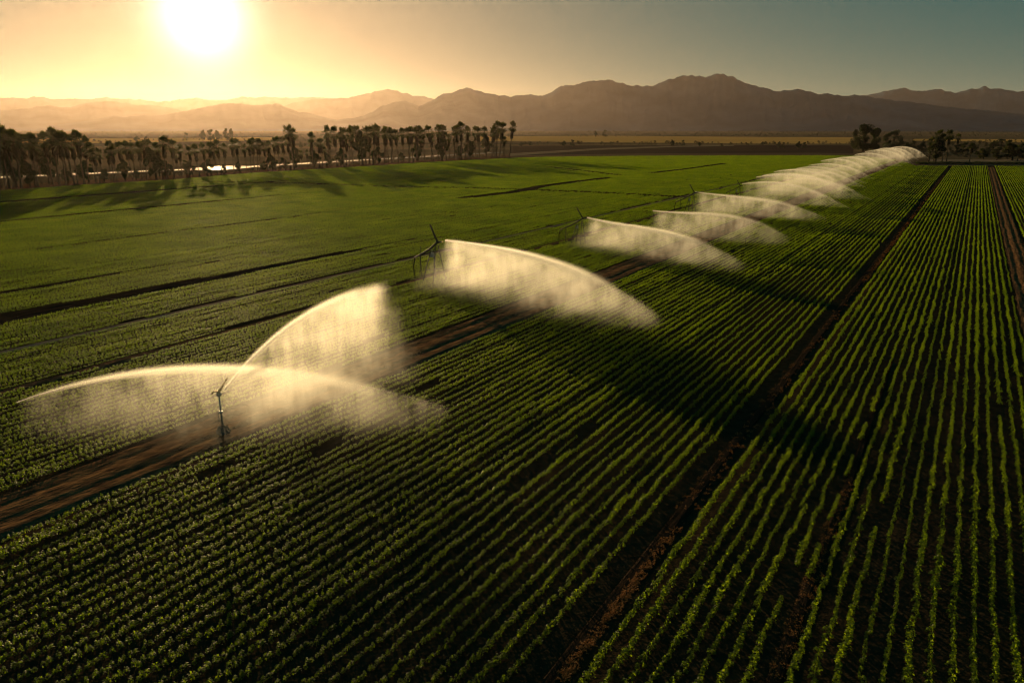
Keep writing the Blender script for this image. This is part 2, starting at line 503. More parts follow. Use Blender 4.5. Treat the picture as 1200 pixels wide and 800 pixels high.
def scatter_nodes(name, objs):
    ng = bpy.data.node_groups.new(name, 'GeometryNodeTree')
    ng.interface.new_socket("Geometry", in_out='INPUT', socket_type='NodeSocketGeometry')
    ng.interface.new_socket("Geometry", in_out='OUTPUT', socket_type='NodeSocketGeometry')
    n, l = ng.nodes, ng.links
    gi = n.new("NodeGroupInput"); go = n.new("NodeGroupOutput")
    join = n.new("GeometryNodeJoinGeometry")
    inst = n.new("GeometryNodeInstanceOnPoints")
    gti = n.new("GeometryNodeGeometryToInstance")
    for o in objs:
        oi = n.new("GeometryNodeObjectInfo"); oi.inputs["Object"].default_value = o; oi.transform_space = 'ORIGINAL'
        oi.inputs["As Instance"].default_value = True
        l.new(oi.outputs["Geometry"], join.inputs[0])
    m2p = n.new("GeometryNodeMeshToPoints")
    l.new(gi.outputs[0], m2p.inputs["Mesh"]); l.new(m2p.outputs[0], inst.inputs["Points"])
    l.new(join.outputs[0], inst.inputs["Instance"]); inst.inputs["Pick Instance"].default_value = True
    def attr(nm, ty):
        a = n.new("GeometryNodeInputNamedAttribute"); a.data_type = ty; a.inputs["Name"].default_value = nm
        return a.outputs["Attribute"]
    l.new(attr("pick", 'INT'), inst.inputs["Instance Index"])
    l.new(attr("rot", 'FLOAT_VECTOR'), inst.inputs["Rotation"])
    l.new(attr("scl", 'FLOAT_VECTOR'), inst.inputs["Scale"])
    l.new(inst.outputs[0], go.inputs[0])
    return ng


def scatter(name, pts, rots, scls, picks, ng):
    me = bpy.data.meshes.new(name)
    n = len(pts)
    me.vertices.add(n); me.vertices.foreach_set("co", np.asarray(pts, np.float32).ravel())
    for nm, ty, fld, arr in (("rot", 'FLOAT_VECTOR', "vector", rots), ("scl", 'FLOAT_VECTOR', "vector", scls), ("pick", 'INT', "value", picks)):
        a = me.attributes.new(nm, ty, 'POINT')
        a.data.foreach_set(fld, np.asarray(arr, np.int32 if ty == 'INT' else np.float32).ravel())
    o = link(bpy.data.objects.new(name, me))
    md = o.modifiers.new("scatter", 'NODES'); md.node_group = ng
    return o


NG_CROP = scatter_nodes("crop_scatter", protos)
ROW_SP = abs(off_of(0.0435) - off_of(0))
SEG = 2.4


def project(P):
    x, y, z = P[:, 0], P[:, 1], P[:, 2] - H
    dep = y * CP - z * SP
    v = z * CP + y * SP
    return 600 + FPX * x / np.maximum(dep, .1), 400 - FPX * v / np.maximum(dep, .1), dep


palm_y = lambda x: np.interp(x, [p[0] for p in PALM_LINE + FAR_EDGE], [p[1] for p in PALM_LINE + FAR_EDGE])


def EDGE(P):
    return np.sin(P[:, 1] * 1.9 + P[:, 0]) * np.sin(P[:, 1] * .53) + np.sin(P[:, 1] * 5.3) * .6


def crop_block(label, m0, m1, tmax_y=None):
    s0, s1 = off_of(m0), off_of(m1)
    sp_ = ROW_SP * (.945 if m0 > -1 else 1.01)
    rows = int((s1 - s0) / sp_); start = s0 + (s1 - s0 - rows * sp_) / 2 + sp_ / 2
    P, RV = [], []
    for i in range(rows):
        s = start + i * sp_
        t = np.arange(-20, 900, SEG) + rng.uniform(0, SEG)
        wob = 0.05 * np.array([noise.noise(Vector((s * .7, tt_ * .12, 3))) for tt_ in t]) if s > off_of(-6) else 0.0 * t
        ss = s + rng.normal(0, .02, len(t)) + wob
        P.append(np.stack([ss, t, np.full(len(t), .015)], 1)); RV.append(np.full(len(t), rng.choice([1.0, 1.1, .92, .78], p=[.4, .25, .2, .15])))
    P = np.concatenate(P); RV = np.concatenate(RV)
    keep = np.ones(len(P), bool)
    for (a, b, t0, t1) in TRACKS:
        mid, hw = (a + b) / 2, (b - a) / 2 + .12 + .16 * EDGE(P)
        tp = np.clip((t1 - P[:, 1]) / (6 + .35 * max(t1 - t0, 0) * (t1 < 250)), 0, 1) ** .7
        keep &= ~((np.abs(P[:, 0] - mid) < hw * tp) & (P[:, 1] > t0) & (P[:, 1] < t1))
    P = P[keep]; RV = RV[keep]
    wx = PERP.x * P[:, 0] + ROW.x * P[:, 1]; wy = PERP.y * P[:, 0] + ROW.y * P[:, 1]
    Q = np.stack([wx, wy, P[:, 2]], 1)
    px, py, dep = project(Q)
    k = (dep > 3) & (px > -90) & (px < 1290) & (py < 905) & (py > palm_y(px) + .15)
    for pl, wd in CROSS:
        gp = [G(*p) for p in pl]
        for a, b in zip(gp, gp[1:]):
            d = b - a; L2 = d.x ** 2 + d.y ** 2
            u = np.clip(((Q[:, 0] - a.x) * d.x + (Q[:, 1] - a.y) * d.y) / L2, 0, 1)
            dist = np.hypot(Q[:, 0] - a.x - u * d.x, Q[:, 1] - a.y - u * d.y)
            k &= dist > wd + .6
    # thin spots where plants are missing
    nz = np.array([noise.noise(Vector((x * .09, y * .09, 1.7))) for x, y in P_st(Q)]) if False else rng.uniform(0, 1, len(Q))
    k &= nz > 0.002
    Q = Q[k]; RV = RV[k]; n = len(Q)
    rots = np.zeros((n, 3)); rots[:, 2] = -AZ + rng.normal(0, .03, n) + PI * rng.integers(0, 2, n)
    vig = np.array([noise.noise(Vector((q[0] * .06, q[1] * .06, 5))) for q in Q])
    sc = (1.02 + .20 * vig + rng.normal(0, .10, n)) * RV
    scl = np.stack([sc * rng.uniform(.9, 1.15, n), np.ones(n) * 1.03, sc * 1.05], 1)
    o = scatter("crop_rows", Q, rots, scl, rng.integers(0, 6, n), NG_CROP)
    tag(o, label, "crop", None, "stuff")
    print("crop", label[:30], n)
    return o


crop_block("green leafy crop of the left field between the palm row and the wide dirt track", -30.0, -2.655)
crop_block("leafy crop rows between the wide dirt track and the lane right of centre", -2.385, -0.825)
crop_block("leafy crop rows of the block between the two brown lanes on the right", -0.735, 0.215)
crop_block("leafy crop rows beyond the rusty lane at the right edge", 0.375, 1.6)

# dry weeds and litter on the lanes
lit = []
for (m0, m1, y0, y1, n) in ((-.775, -.74, 205, 330, 900), (-.77, -.745, 620, 800, 260), (.26, .375, 205, 420, 1500), (-.39, -.35, 560, 800, 160), (-.8, -.74, 330, 600, 260)):
    for _ in range(n):
        m = random.uniform(m0, m1); y = y0 + (y1 - y0) * random.random()
        p = G(VPX + m * (y - HOR), y); lit.append((p.x, p.y, .02))
lit = np.array(lit)
weed = crop_proto("dry_weed", 77, length=.5, plants=3, leaves=16, mat=M["crop_b"])
NG_WEED = scatter_nodes("weed_scatter", [weed])
nl = len(lit); rt = np.zeros((nl, 3)); rt[:, 2] = rng.uniform(0, 6.28, nl)
o = scatter("dry_weeds", lit, rt, np.repeat(rng.uniform(.3, .65, (nl, 1)), 3, 1), np.zeros(nl), NG_WEED)
tag(o, "rust coloured dry weeds scattered along the brown lanes", "weeds", None, "stuff")

# ------------------------------------------------------------------ mountains
def ridge(name, pts, dist, label, depth=2600, seed=1, xext=(-700, 1900)):
    """a mountain range: skyline heights given per photo column, foot at dist metres"""
    xs = [p[0] for p in pts]; ys = [p[1] for p in pts]
    x0, x1 = max(xs[0], xext[0]), min(xs[-1], xext[1])
    nx = int((x1 - x0) / 2.2); ny = 16
    vs, fs = [], []
    crest = dist + depth * .45
    for i in range(nx + 1):
        px = x0 + (x1 - x0) * i / nx
        py = float(np.interp(px, xs, ys))
        d = direction(px, HOR); d.z = 0; d.normalize()
        base = d * crest
        hgt = max(height_at(Vector((base.x, base.y, 0)), py), 0) 
        hgt += hgt * .035 * noise.fractal(Vector((px * .12, seed, 0)), 1.0, 2.0, 5) + 3 * noise.noise(Vector((px * .45, seed, 4)))
        for j in range(ny + 1):
            v = j / ny
            r = dist + depth * v
            q = v / .45 if v < .45 else (1 - v) / .55
            spur = noise.fractal(Vector((px * .035 + v * 1.5, v * 3.0, seed)), 1.0, 2.0, 5)
            z = hgt * (q ** 1.25) * (1 + .38 * spur * (1 - q) * 2 * min(1, q * 4))
            z = min(z, hgt * (r / crest) * .995) if q < .98 else z
            vs.append(d * r + Vector((0, 0, max(z, 0) - (3 if j in (0, ny) else 0))))
    for i in range(nx):
        for j in range(ny):
            a = i * (ny + 1) + j
            fs.append((a, a + ny + 1, a + ny + 2, a + 1))
    o = mesh_obj(name, vs, fs, M["rock"], None, True)
    tag(o, label, None, None, "structure"); return o


A = [(384, 144), (400, 139), (415, 138), (428, 135), (440, 129), (450, 123), (465, 119), (475, 117), (484, 120), (492, 124), (500, 120), (510, 115), (520, 108.5), (530, 107), (538, 104), (547, 100.7), (556, 104), (565, 107), (575, 109), (585, 111), (592, 110), (600, 111.5), (612, 109.5), (625, 110.5), (635, 111), (647, 106), (656, 100), (668, 98.5), (680, 95.5), (692, 92.5), (703, 92), (712, 91), (722, 94), (732, 98), (743, 98), (750, 100), (765, 98), (775, 94), (785, 90), (795, 87), (805, 87), (815, 87.5), (823, 89.5), (833, 86), (842, 85), (855, 89), (865, 94), (878, 98.5), (890, 101), (900, 104), (908, 105.5), (920, 104.5), (930, 103.5), (945, 106.5), (955, 109), (966, 107.5), (975, 109.5), (985, 111.5), (998, 111), (1005, 111.5), (1040, 116), (1080, 121), (1120, 126), (1200, 133), (1300, 146)]
B = [(940, 140), (985, 114), (1005, 111), (1020, 108), (1035, 105), (1045, 102.5), (1052, 101.5), (1065, 104.5), (1080, 104.5), (1088, 102.5), (1098, 104.5), (1115, 107), (1130, 103.5), (1140, 101), (1146, 99), (1152, 103), (1165, 103), (1175, 105), (1183, 107), (1190, 105.5), (1200, 106), (1260, 100), (1330, 108), (1450, 104), (1600, 120)]
Cc = [(300, 150), (320, 128), (340, 121), (360, 117), (380, 114), (390, 115), (400, 113), (410, 113.5), (420, 111), (437, 107), (445, 104.5), (452, 104.5), (460, 103.5), (472, 107), (485, 111), (493, 111), (502, 112.5), (510, 115), (530, 125), (560, 150)]
Cb = [(440, 150), (455, 123), (470, 117), (485, 113), (500, 111.5), (512, 113.5), (530, 125), (550, 150)]
Dd = [(-700, 120), (-400, 132), (-150, 124), (-60, 131), (0, 129.5), (20, 127.5), (40, 126), (50, 124), (62, 123), (75, 125), (90, 124), (105, 120), (120, 119), (135, 117.5), (150, 120), (165, 122.5), (180, 122), (195, 124), (210, 127), (230, 137), (240, 146)]
D2 = [(60, 147), (100, 142), (120, 138), (135, 135.5), (150, 137), (172, 134.5), (190, 135), (210, 131), (230, 128), (245, 124), (262, 121), (275, 120), (290, 121.5), (302, 123), (325, 120.5), (333, 123), (340, 126), (352, 131), (362, 131), (372, 134), (385, 138), (410, 143), (440, 149)]
E = [(-700, 110), (-300, 116), (-100, 112), (0, 114), (20, 114), (45, 113), (58, 113), (65, 115), (85, 114.5), (105, 115.5), (120, 114), (132, 113), (145, 115), (170, 115.5), (190, 118.5), (205, 117), (220, 115), (232, 113), (245, 116), (260, 116.5), (275, 115), (290, 112.5), (300, 113), (320, 112.5), (340, 113.5), (360, 113), (380, 113), (420, 115), (470, 120), (600, 150)]
ridge("mountain_range", A, 5200, "long dark jagged mountain range filling the middle of the horizon", 2300, 1)
ridge("mountain_range", B, 8000, "paler dark range showing behind the long range on the right", 3000, 2)
ridge("mountain_range", Cc, 8000, "hazy golden peak behind the start of the dark range", 2600, 3)
ridge("mountain_range", D2, 5400, "low golden foothills in the haze under the sun", 1800, 5)
ridge("mountain_range", Dd, 7000, "hazy orange middle hills at the left end of the horizon", 2600, 4)
ridge("mountain_range", E, 9500, "faintest and farthest pale ridge beneath the sun", 3000, 6)

# ------------------------------------------------------------------ palms and trees
def palm_mesh(seed):
    r = random.Random(seed)
    h = 1.0
    # trunk curve, unit height 10 m
    hh = 10.0
    bend = r.uniform(-.5, .5); lean = r.uniform(0, .4)
    curve = [Vector((bend * (k / 7) ** 2 + lean * (k / 7) * .3, .25 * math.sin(k) * .2, hh * k / 7)) for k in range(8)]
    tr = MB().tube(curve, [.34, .26, .23, .21, .20, .19, .20, .17], 8)
    top = curve[-1]

    def fans(n, zlo, zhi, rlen, mat, droop, down=0.0):
        V = []
        for i in range(n):
            az = 2 * PI * i * .381966 + r.uniform(-.2, .2)
            el = math.radians(r.uniform(zlo, zhi))
            top = curve[-1].lerp(curve[-3], min(1, down / 2.86) * (i / n)) if down else curve[-1]
            L = rlen * r.uniform(.8, 1.1)
            d = Vector((math.cos(az) * math.cos(el), math.sin(az) * math.cos(el), math.sin(el)))
            side = d.cross(Vector((0, 0, 1))).normalized(); up = side.cross(d)
            hub = top + d * L * .5 + Vector((0, 0, -droop * .12))
            w = side * .03
            V += [top - w, top + w, hub + w, hub - w]
            nl = 9
            for k in range(nl):
                a = (k / (nl - 1) - .5) * 2.4
                dd = (d * math.cos(a) + side * math.sin(a)).normalized()
                LL = L * .62 * (1 - .25 * abs(a) / 1.2)
                s2 = dd.cross(up).normalized() * LL * .10
                mid = hub + dd * LL * .55 + up * .03
                tip = hub + dd * LL + Vector((0, 0, -droop * r.uniform(.25, .6)))
                V += [hub, mid + s2, tip, mid - s2]
        return quads_mesh("x", np.array([tuple(v) for v in V]), 4, mat)
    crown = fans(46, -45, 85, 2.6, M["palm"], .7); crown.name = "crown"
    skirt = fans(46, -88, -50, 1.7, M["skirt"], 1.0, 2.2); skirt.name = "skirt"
    return tr, crown, skirt


def make_palm(seed):
    root = empty("palm_tree")
    tr, crown, skirt = palm_mesh(seed)
    tr.build("trunk", M["trunk"], root)
    link(bpy.data.objects.new("crown", crown), root)
    link(bpy.data.objects.new("dead_frond_skirt", skirt), root)
    return root


palm_protos = [make_palm(40 + i) for i in range(7)]
used = [False] * 7


def place_palm(px, py, ytop, label, group="palm row along the field edge", wide=None, kind=None):
    k = kind if kind is not None else random.randrange(7)
    if used[k]: o = copy_tree(palm_protos[k])
    else: o = palm_protos[k]; used[k] = True
    g = G(px, py)
    hgt = height_at(g, ytop)
    crown_r = .16 * hgt if wide is None else wide
    sz = hgt / 11.6
    o.location = g
    wx = sz * random.uniform(.60, .86) if wide is None else wide
    o.scale = (wx, wx, sz)
    o.rotation_euler = (random.gauss(0, .05), random.gauss(0, .06), random.uniform(0, 2 * PI))
    tag(o, label, "palm tree", group)
    return o


base_y = lambda x: float(np.interp(x, [-200, 0, 50, 100, 200, 230, 300, 400, 500, 600], [239, 222, 218.5, 215.5, 210.5, 208, 201.5, 196, 189.5, 183.5]))
top_y = lambda x: float(np.interp(x, [-200, 0, 20, 45, 70, 100, 112, 135, 150, 195, 225, 240, 270, 300, 330, 345, 360, 380, 400, 440, 470, 500, 540, 560, 580, 600],
                                  [150, 158, 152, 158, 154, 157, 168, 167, 168, 162, 172, 168, 164, 163, 161, 149, 160, 150, 149, 147, 151, 148, 146, 149, 144, 145]))
COMMON = "dark fan palm in the crowded row along the left field edge"
named = {
    20: "big bushy fan palm near the left end of the palm row",
    70: "tall palm with a dense dark crown in the left third of the row",
    99: "tall palm whose crown tops its neighbours near the left end",
    195: "palm whose spiky crown rises above the low stretch left of the glint",
    597: "last slender palm at the right end of the palm row",
    541: "slender palm standing a little apart near the right end of the row",
    437: "tall palm with a round crown in the middle of the right stretch",
    345: "tall palm topping the shorter trees right of the canal glint",
}
for x, lab in named.items():
    place_palm(x, base_y(x) + random.uniform(-.5, .8), top_y(x) - 1.0, lab, None if False else "palm row along the field edge")
x = -60.0
while x < 592:
    if min(abs(x - q) for q in named) > 2.5:
        by = base_y(x) + random.uniform(-4.2, 0.8) * (1 if x < 300 else .6)
        ty = top_y(x) + abs(random.gauss(0, 1)) * (12 if x < 320 else 10) * random.choice((.15, .5, 1.2))
        ty = min(ty, by - 18)
        place_palm(x, by, ty, COMMON)
    x += random.choice((random.uniform(2.6, 5.0), random.uniform(5.0, 10.0)) if x < 320 else (random.uniform(2.2, 4.2), random.uniform(4.0, 7.5)))
for k, p in enumerate(palm_protos):
    if not used[k]:
        place_palm(300 + 9 * k, base_y(300 + 9 * k), top_y(300 + 9 * k) + 4, COMMON, kind=k)


def tree_mesh(seed, n=2600, lobes=9, spread=(1, 1, .8), leaf=.22):
    """unit tree: 10 m tall; crown of many leaf faces gathered in clumps"""
    r = random.Random(seed); nr = np.random.default_rng(seed)
    mb = MB()
    tops = []
    mb.tube([(0, 0, -.1), (.05, 0, 1.5), (.1, .05, 3.2), (.05, .1, 5.2)], [.38, .3, .24, .16], 8)
    cs = []
    for i in range(lobes):
        az = 2 * PI * i * .382 + r.uniform(-.4, .4); rr = r.uniform(.4, 2.7); z = r.uniform(1.6, 8.4) if i else 8.6
        rr *= 1 - .6 * max(0, (z - 5) / 4)
        c = Vector((rr * math.cos(az) * spread[0], rr * math.sin(az) * spread[1], z))
        cs.append((c, r.uniform(.9, 1.7)))
        a = Vector((.08, .05, min(4.8, z * .5)))
        mb.tube([a, (a + c) / 2 + Vector((0, 0, .1)), c], [.13, .09, .04], 5)
    V = []
    for i in range(n):
        c, R = cs[nr.integers(0, lobes)]
        v = nr.normal(size=3); v /= np.linalg.norm(v); rad = R * nr.uniform(.25, 1.08) ** .6
        p = Vector(v * rad * np.array([1, 1, spread[2]])) + c
        if noise.noise(p * 1.1 + Vector((seed, 0, 0))) < -.22 or p.z < .6: continue
        a = Vector(nr.normal(size=3)).normalized(); b = a.orthogonal().normalized()
        s = leaf * nr.uniform(.6, 1.3)
        V += [p - a * s, p + b * s * .45, p + a * s, p - b * s * .45]
    return mb, quads_mesh("crown", np.array([tuple(v) for v in V]), 4, M["tree"])


def make_tree(seed, name="tree", **kw):
    root = empty(name); mb, cr = tree_mesh(seed, **kw)
    mb.build("trunk", M["bark"], root)
    link(bpy.data.objects.new("crown", cr), root)
    return root


def set_tree(o, px, py, ytop, label, cat, group=None, wide=1.0):
    g = G(px, py); s = height_at(g, ytop) / 10.2
    o.location = g; o.scale = (s * wide, s * wide, s); o.rotation_euler = (0, 0, random.uniform(0, 6.28))
    tag(o, label, cat, group); return o


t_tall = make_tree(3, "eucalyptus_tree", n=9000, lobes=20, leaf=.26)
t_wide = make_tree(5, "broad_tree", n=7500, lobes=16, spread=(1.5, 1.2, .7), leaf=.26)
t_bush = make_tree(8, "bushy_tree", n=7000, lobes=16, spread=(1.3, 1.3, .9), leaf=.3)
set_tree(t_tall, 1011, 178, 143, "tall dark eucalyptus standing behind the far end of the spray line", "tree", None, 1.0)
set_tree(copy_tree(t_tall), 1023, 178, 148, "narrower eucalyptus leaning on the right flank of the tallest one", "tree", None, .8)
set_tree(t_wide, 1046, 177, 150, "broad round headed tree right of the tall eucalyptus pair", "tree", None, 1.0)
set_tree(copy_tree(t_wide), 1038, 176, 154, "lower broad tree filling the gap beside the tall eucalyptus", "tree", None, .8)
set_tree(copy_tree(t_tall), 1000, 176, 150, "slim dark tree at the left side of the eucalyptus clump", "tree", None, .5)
set_tree(t_bush, 1096, 191, 158, "dense dark bushy tree at the end of the crop right of the spray", "tree", None, .95)
for px, py, yt, lab in ((1094, 190, 153, "palm rising out of the bushy clump right of the spray end"), (1109, 190, 153.5, "palm with a flat dark crown at the right of the bushy clump"),
                        (1104, 190, 158, "short palm tucked between the two palms of the clump"), (1088, 190, 162, "small palm at the left foot of the bushy clump"),
                        (1135.5, 191, 169, "single slender palm standing alone on the far right lane"),
                        (1192, 189, 171, "stout palm near the right edge beyond the field"), (1120, 181, 157.5, "thin far palm with a tiny crown behind the clump"),
                        (1180, 187, 165, "palm among bushes at the far right edge")):
    place_palm(px, py, yt, lab, None, wide=.9)
far_trees = [(1186, 188, 166, 1.9), (1203, 187, 164, 1.7), (1152, 187, 173, 1.8), (1168, 188, 171, 1.4), (1063, 178, 166, 1.3), (1120, 182, 168, 1.2), (1140, 178, 168, 1.6), (1128, 180, 166, 1.3), (1162, 176, 164, 1.3), (1172, 174, 161.5, 1.7), (1183, 182, 168, 1.5), (1196, 188, 170, 1.2),
             (912, 174, 165.5, 1.1), (918, 174, 166, 1.0), (935, 174.5, 165, 1.3), (942, 174.5, 166, 1.1), (660, 172, 164.5, 1.2), (671, 172, 163, 1.0), (698, 161, 153, 1.0), (709, 161, 151.5, 1.1),
             (788, 172, 163, 1.0), (800, 172, 163.5, .9), (820, 172, 166, 1.4), (845, 172.5, 167.5, 1.5), (1079, 178, 165, 1.2), (1070, 175, 164, 1.1),
             (610, 172, 166, 1.6), (622, 171, 166.5, 1.4), (238, 166, 151, .8), (247, 166, 150.5, .9), (256, 166, 151.5, .9), (266, 165, 149, .7), (271, 165, 149.5, .8), (219, 163, 155, 1.2), (160, 167, 159, 1.6), (172, 166, 159.5, 1.4)]
for i, (px, py, yt, wd) in enumerate(far_trees):
    src = (t_bush, t_wide)[i % 2]
    where = ("small dark tree on the far right lane edge" if px > 1060 else "tiny round tree beyond the ploughed strip" if px > 600 else "small tree fading into the golden haze behind the palms")
    set_tree(copy_tree(src), px, py, yt, where, "tree", "scattered trees on the far plain", wd * .85)
# bushy trees mixed into the palm row
bx = -60.0
while bx < 594:
    tall = random.random() < (.40 if bx < 60 or 330 < bx < 430 or bx > 560 else .18)
    by = base_y(bx) - random.uniform(0, 2.5)
    yt = top_y(bx) + random.uniform(2, 12) if tall else by - (by - top_y(bx)) * random.uniform(.28, .62)
    wd_ = random.uniform(.6, .9) if tall else random.uniform(.8, 1.3)
    lab = ("tall dark leafy tree filling the gaps among the palms of the left row" if tall else "low dark bush at the foot of the palms of the left row")
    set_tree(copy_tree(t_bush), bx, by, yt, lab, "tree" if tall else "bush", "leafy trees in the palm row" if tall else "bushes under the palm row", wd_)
    bx += random.uniform(10, 30)

# low scrub over the far plain
scr_me = [tree_mesh(60 + i, n=500, lobes=5, leaf=.5)[1] for i in range(3)]
for m_ in scr_me: m_.materials[0] = M["scrub"]
scr = [bpy.data.objects.new("scrub_bush", m_) for m_ in scr_me]
NG_SCR = scatter_nodes("scrub_scatter", scr)
pts = []
for _ in range(2600):
    px = random.uniform(-150, 1350); py = HOR + 2.6 + 7 * random.random() ** 1.3
    if 160.5 < py < 168 and px > 560: continue
    pts.append(tuple(G(px, py)))
for _ in range(260):
    px = random.uniform(600, 1300); py = random.uniform(168.2, 170.5); pts.append(tuple(G(px, py)))
for _ in range(300):
    px = random.uniform(1060, 1300); py = random.uniform(165, 186); pts.append(tuple(G(px, py)))
for _ in range(420):
    px = random.uniform(-100, 600); py = random.uniform(160, 176); pts.append(tuple(G(px, py)))
pts = np.array(pts); pts[:, 2] = -.6
n_ = len(pts); dd_ = np.hypot(pts[:, 0], pts[:, 1])
rt = np.zeros((n_, 3)); rt[:, 2] = rng.uniform(0, 6.28, n_)
sc_ = rng.uniform(.12, .35, n_) * (1 + dd_ / 3500)
o = scatter("scrub", pts, rt, np.stack([sc_ * 1.8, sc_ * 1.8, sc_], 1), rng.integers(0, 3, n_), NG_SCR)
tag(o, "low dark desert scrub dotted over the far plain", "scrub", None, "stuff")

# low hedge at the far end of the right block
hv_, hr = [], np.random.default_rng(5)
for _ in range(16000):
    px = hr.uniform(1073, 1330); p = G(px, 192.3 + hr.uniform(-.35, .35))
    top_ = 1.0 + .5 * noise.noise(Vector((px * .12, 3, 1)))
    p.z = hr.uniform(0.02, 1) ** .7 * top_
    aa = Vector(hr.normal(size=3)).normalized(); bb = aa.orthogonal().normalized(); q_ = hr.uniform(.15, .3)
    hv_ += [p - aa * q_, p + bb * q_ * .5, p + aa * q_, p - bb * q_ * .5]
o = link(bpy.data.objects.new("hedge", quads_mesh("hedge", np.array([tuple(v) for v in hv_]), 4, M["tree"])))
tag(o, "low dark hedge along the far end of the right field", "hedge")

# ------------------------------------------------------------------ sprinkler equipment
def riser():
    b = G(262, 508)
    root = empty("sprinkler_riser", b)
    tag(root, "grey standpipe sprinkler on a muddy block beside the dirt track, throwing a tall jet", "sprinkler", "irrigation guns and sprinklers")
    h = height_at(b, 459)
    mb = MB(); vs = mb
    # mud-splashed foot: tapered octagonal block with a soil mound
    mb.tube([(0, 0, -.05), (0, 0, .18), (0, 0, .42), (0, 0, .50)], [.42, .38, .26, .17], 10)
    mb.build("concrete_foot", M["concrete"], root, False)
    MB().tube([(0, 0, .45), (0, 0, h - .12)], .045, 12).build("pipe", M["galv"], root)
    c = MB(); c.tube([(0, 0, h * .5), (0, 0, h * .5 + .1)], .12, 12); c.tube([(0, 0, h - .2), (0, 0, h - .05)], .14, 12)
    c.build("collar", M["galv"], root)
    d = (G(452, 440) - b).normalized()
    hd = MB(); hd.tube([(0, 0, h - .08), (0, 0, h + .06)], [.12, .10], 10)
    hd.tube([Vector((0, 0, h)), d * .22 + Vector((0, 0, h + .22)), d * .5 + Vector((0, 0, h + .52))], [.075, .06, .035], 8)
    hn = hd.build("nozzle", M["brass"], root)
    MB().tube([d * .5 + Vector((0, 0, h + .52)), d * .62 + Vector((0, 0, h + .65))], [.05, .04], 8).build("nozzle_tip", M["brass"], hn)
    MB().tube([Vector((-.09, 0, .6)), Vector((-.16, 0, .85)), Vector((-.16, 0, 1.3)), Vector((-.08, 0, 1.5))], .018, 6).build("bypass_tube", M["galv"], root)
    e = MB(); e.tube([Vector((0, 0, h + .02)), -d * .28 + Vector((0, 0, h + .1)), -d * .40 + Vector((0, 0, h + .0))], [.045, .035, .05], 8)
    e.build("counterweight", M["brass"], root)
    return root, h


riser_o, riser_h = riser()


def gun_stand(jet_dir):
    """a travelling big gun: four-legged tower, feed pipe arching up, gun barrel and drive arm"""
    root = empty("irrigation_gun")
    hh = 4.0
    x = jet_dir; y = Vector((-x.y, x.x, 0))
    foot = [(-1.5 * x + .8 * y), (-1.5 * x - .8 * y), (.2 * x + .8 * y), (.2 * x - .8 * y)]
    top = [(-.9 * x + .18 * y) + Vector((0, 0, hh - 1.0)), (-.9 * x - .18 * y) + Vector((0, 0, hh - 1.0)), (-.1 * x + .15 * y) + Vector((0, 0, hh - .35)), (-.1 * x - .15 * y) + Vector((0, 0, hh - .35))]
    for f, t in zip(foot, top):
        lg = MB().tube([f, (f + t) / 2 + (f + t).normalized() * .03, t], .05, 8).build("leg", M["metal"], root)
        MB().tube([f + Vector((0, 0, -.02)), f + Vector((0, 0, .05))], .14, 8).build("foot_pad", M["metal"], lg)
    br = MB()
    lv = [f.lerp(t, .38) for f, t in zip(foot, top)]
    for a, b in ((0, 1), (2, 3), (0, 2), (1, 3)): br.tube([lv[a], lv[b]], .032, 6)
    for a, b in ((0, 3), (1, 2)): br.tube([foot[a].lerp(top[a], .1), lv[b]], .025, 6)
    br.build("brace", M["metal"], root)
    z = Vector((0, 0, 1))
    MB().tube([-3.9 * x + z * 2.0, -3.2 * x + z * 2.3, -2.2 * x + z * 2.75, -1.2 * x + z * 3.25, -.5 * x + z * 3.7, 0 * x + z * hh], [.075, .08, .09, .10, .10, .11], 10).build("feed_pipe", M["metal"], root)
    MB().tube([-3.9 * x + z * 2.0, -4.15 * x + z * 1.1, -4.1 * x + z * .0], .06, 8).build("drop_hose", M["rubber"], root)
    p = MB(); p.tube([-2.9 * x + z * 0, -2.9 * x + z * 2.45], .05, 8); p.tube([-2.9 * x + z * 2.4, -2.85 * x + z * 3.3], .035, 6)
    p.build("prop_post", M["metal"], root)
    g = MB(); g.tube([z * (hh - .1), z * (hh + .12)], .17, 10)
    g.tube([-.1 * x + z * (hh + .02), .5 * x + z * (hh + .1), .8 * x + z * (hh + .14)], [.12, .085, .06], 10)
    gb = g.build("gun_barrel", M["metal"], root)
    nz_ = MB(); nz_.tube([.78 * x + z * (hh + .137), .84 * x + z * (hh + .145), .98 * x + z * (hh + .165)], [.075, .075, .045], 10)
    nz_.build("nozzle", M["brass"], gb)
    vb = MB(); vb.box((-.95 * x + z * (hh - 1.35)), (.34, .28, .42), math.atan2(x.y, x.x)); vb.tube([-.95 * x + z * (hh - 1.15), -.9 * x + z * (hh - .75)], .03, 6)
    vb.build("valve_box", M["galv"], root, False)
    a = MB(); a.tube([z * (hh + .05), -.55 * x + z * (hh + .8), -1.1 * x + z * (hh + 1.6)], [.11, .09, .08], 8)
    a.build("drive_arm", M["metal"], root)
    return root, hh


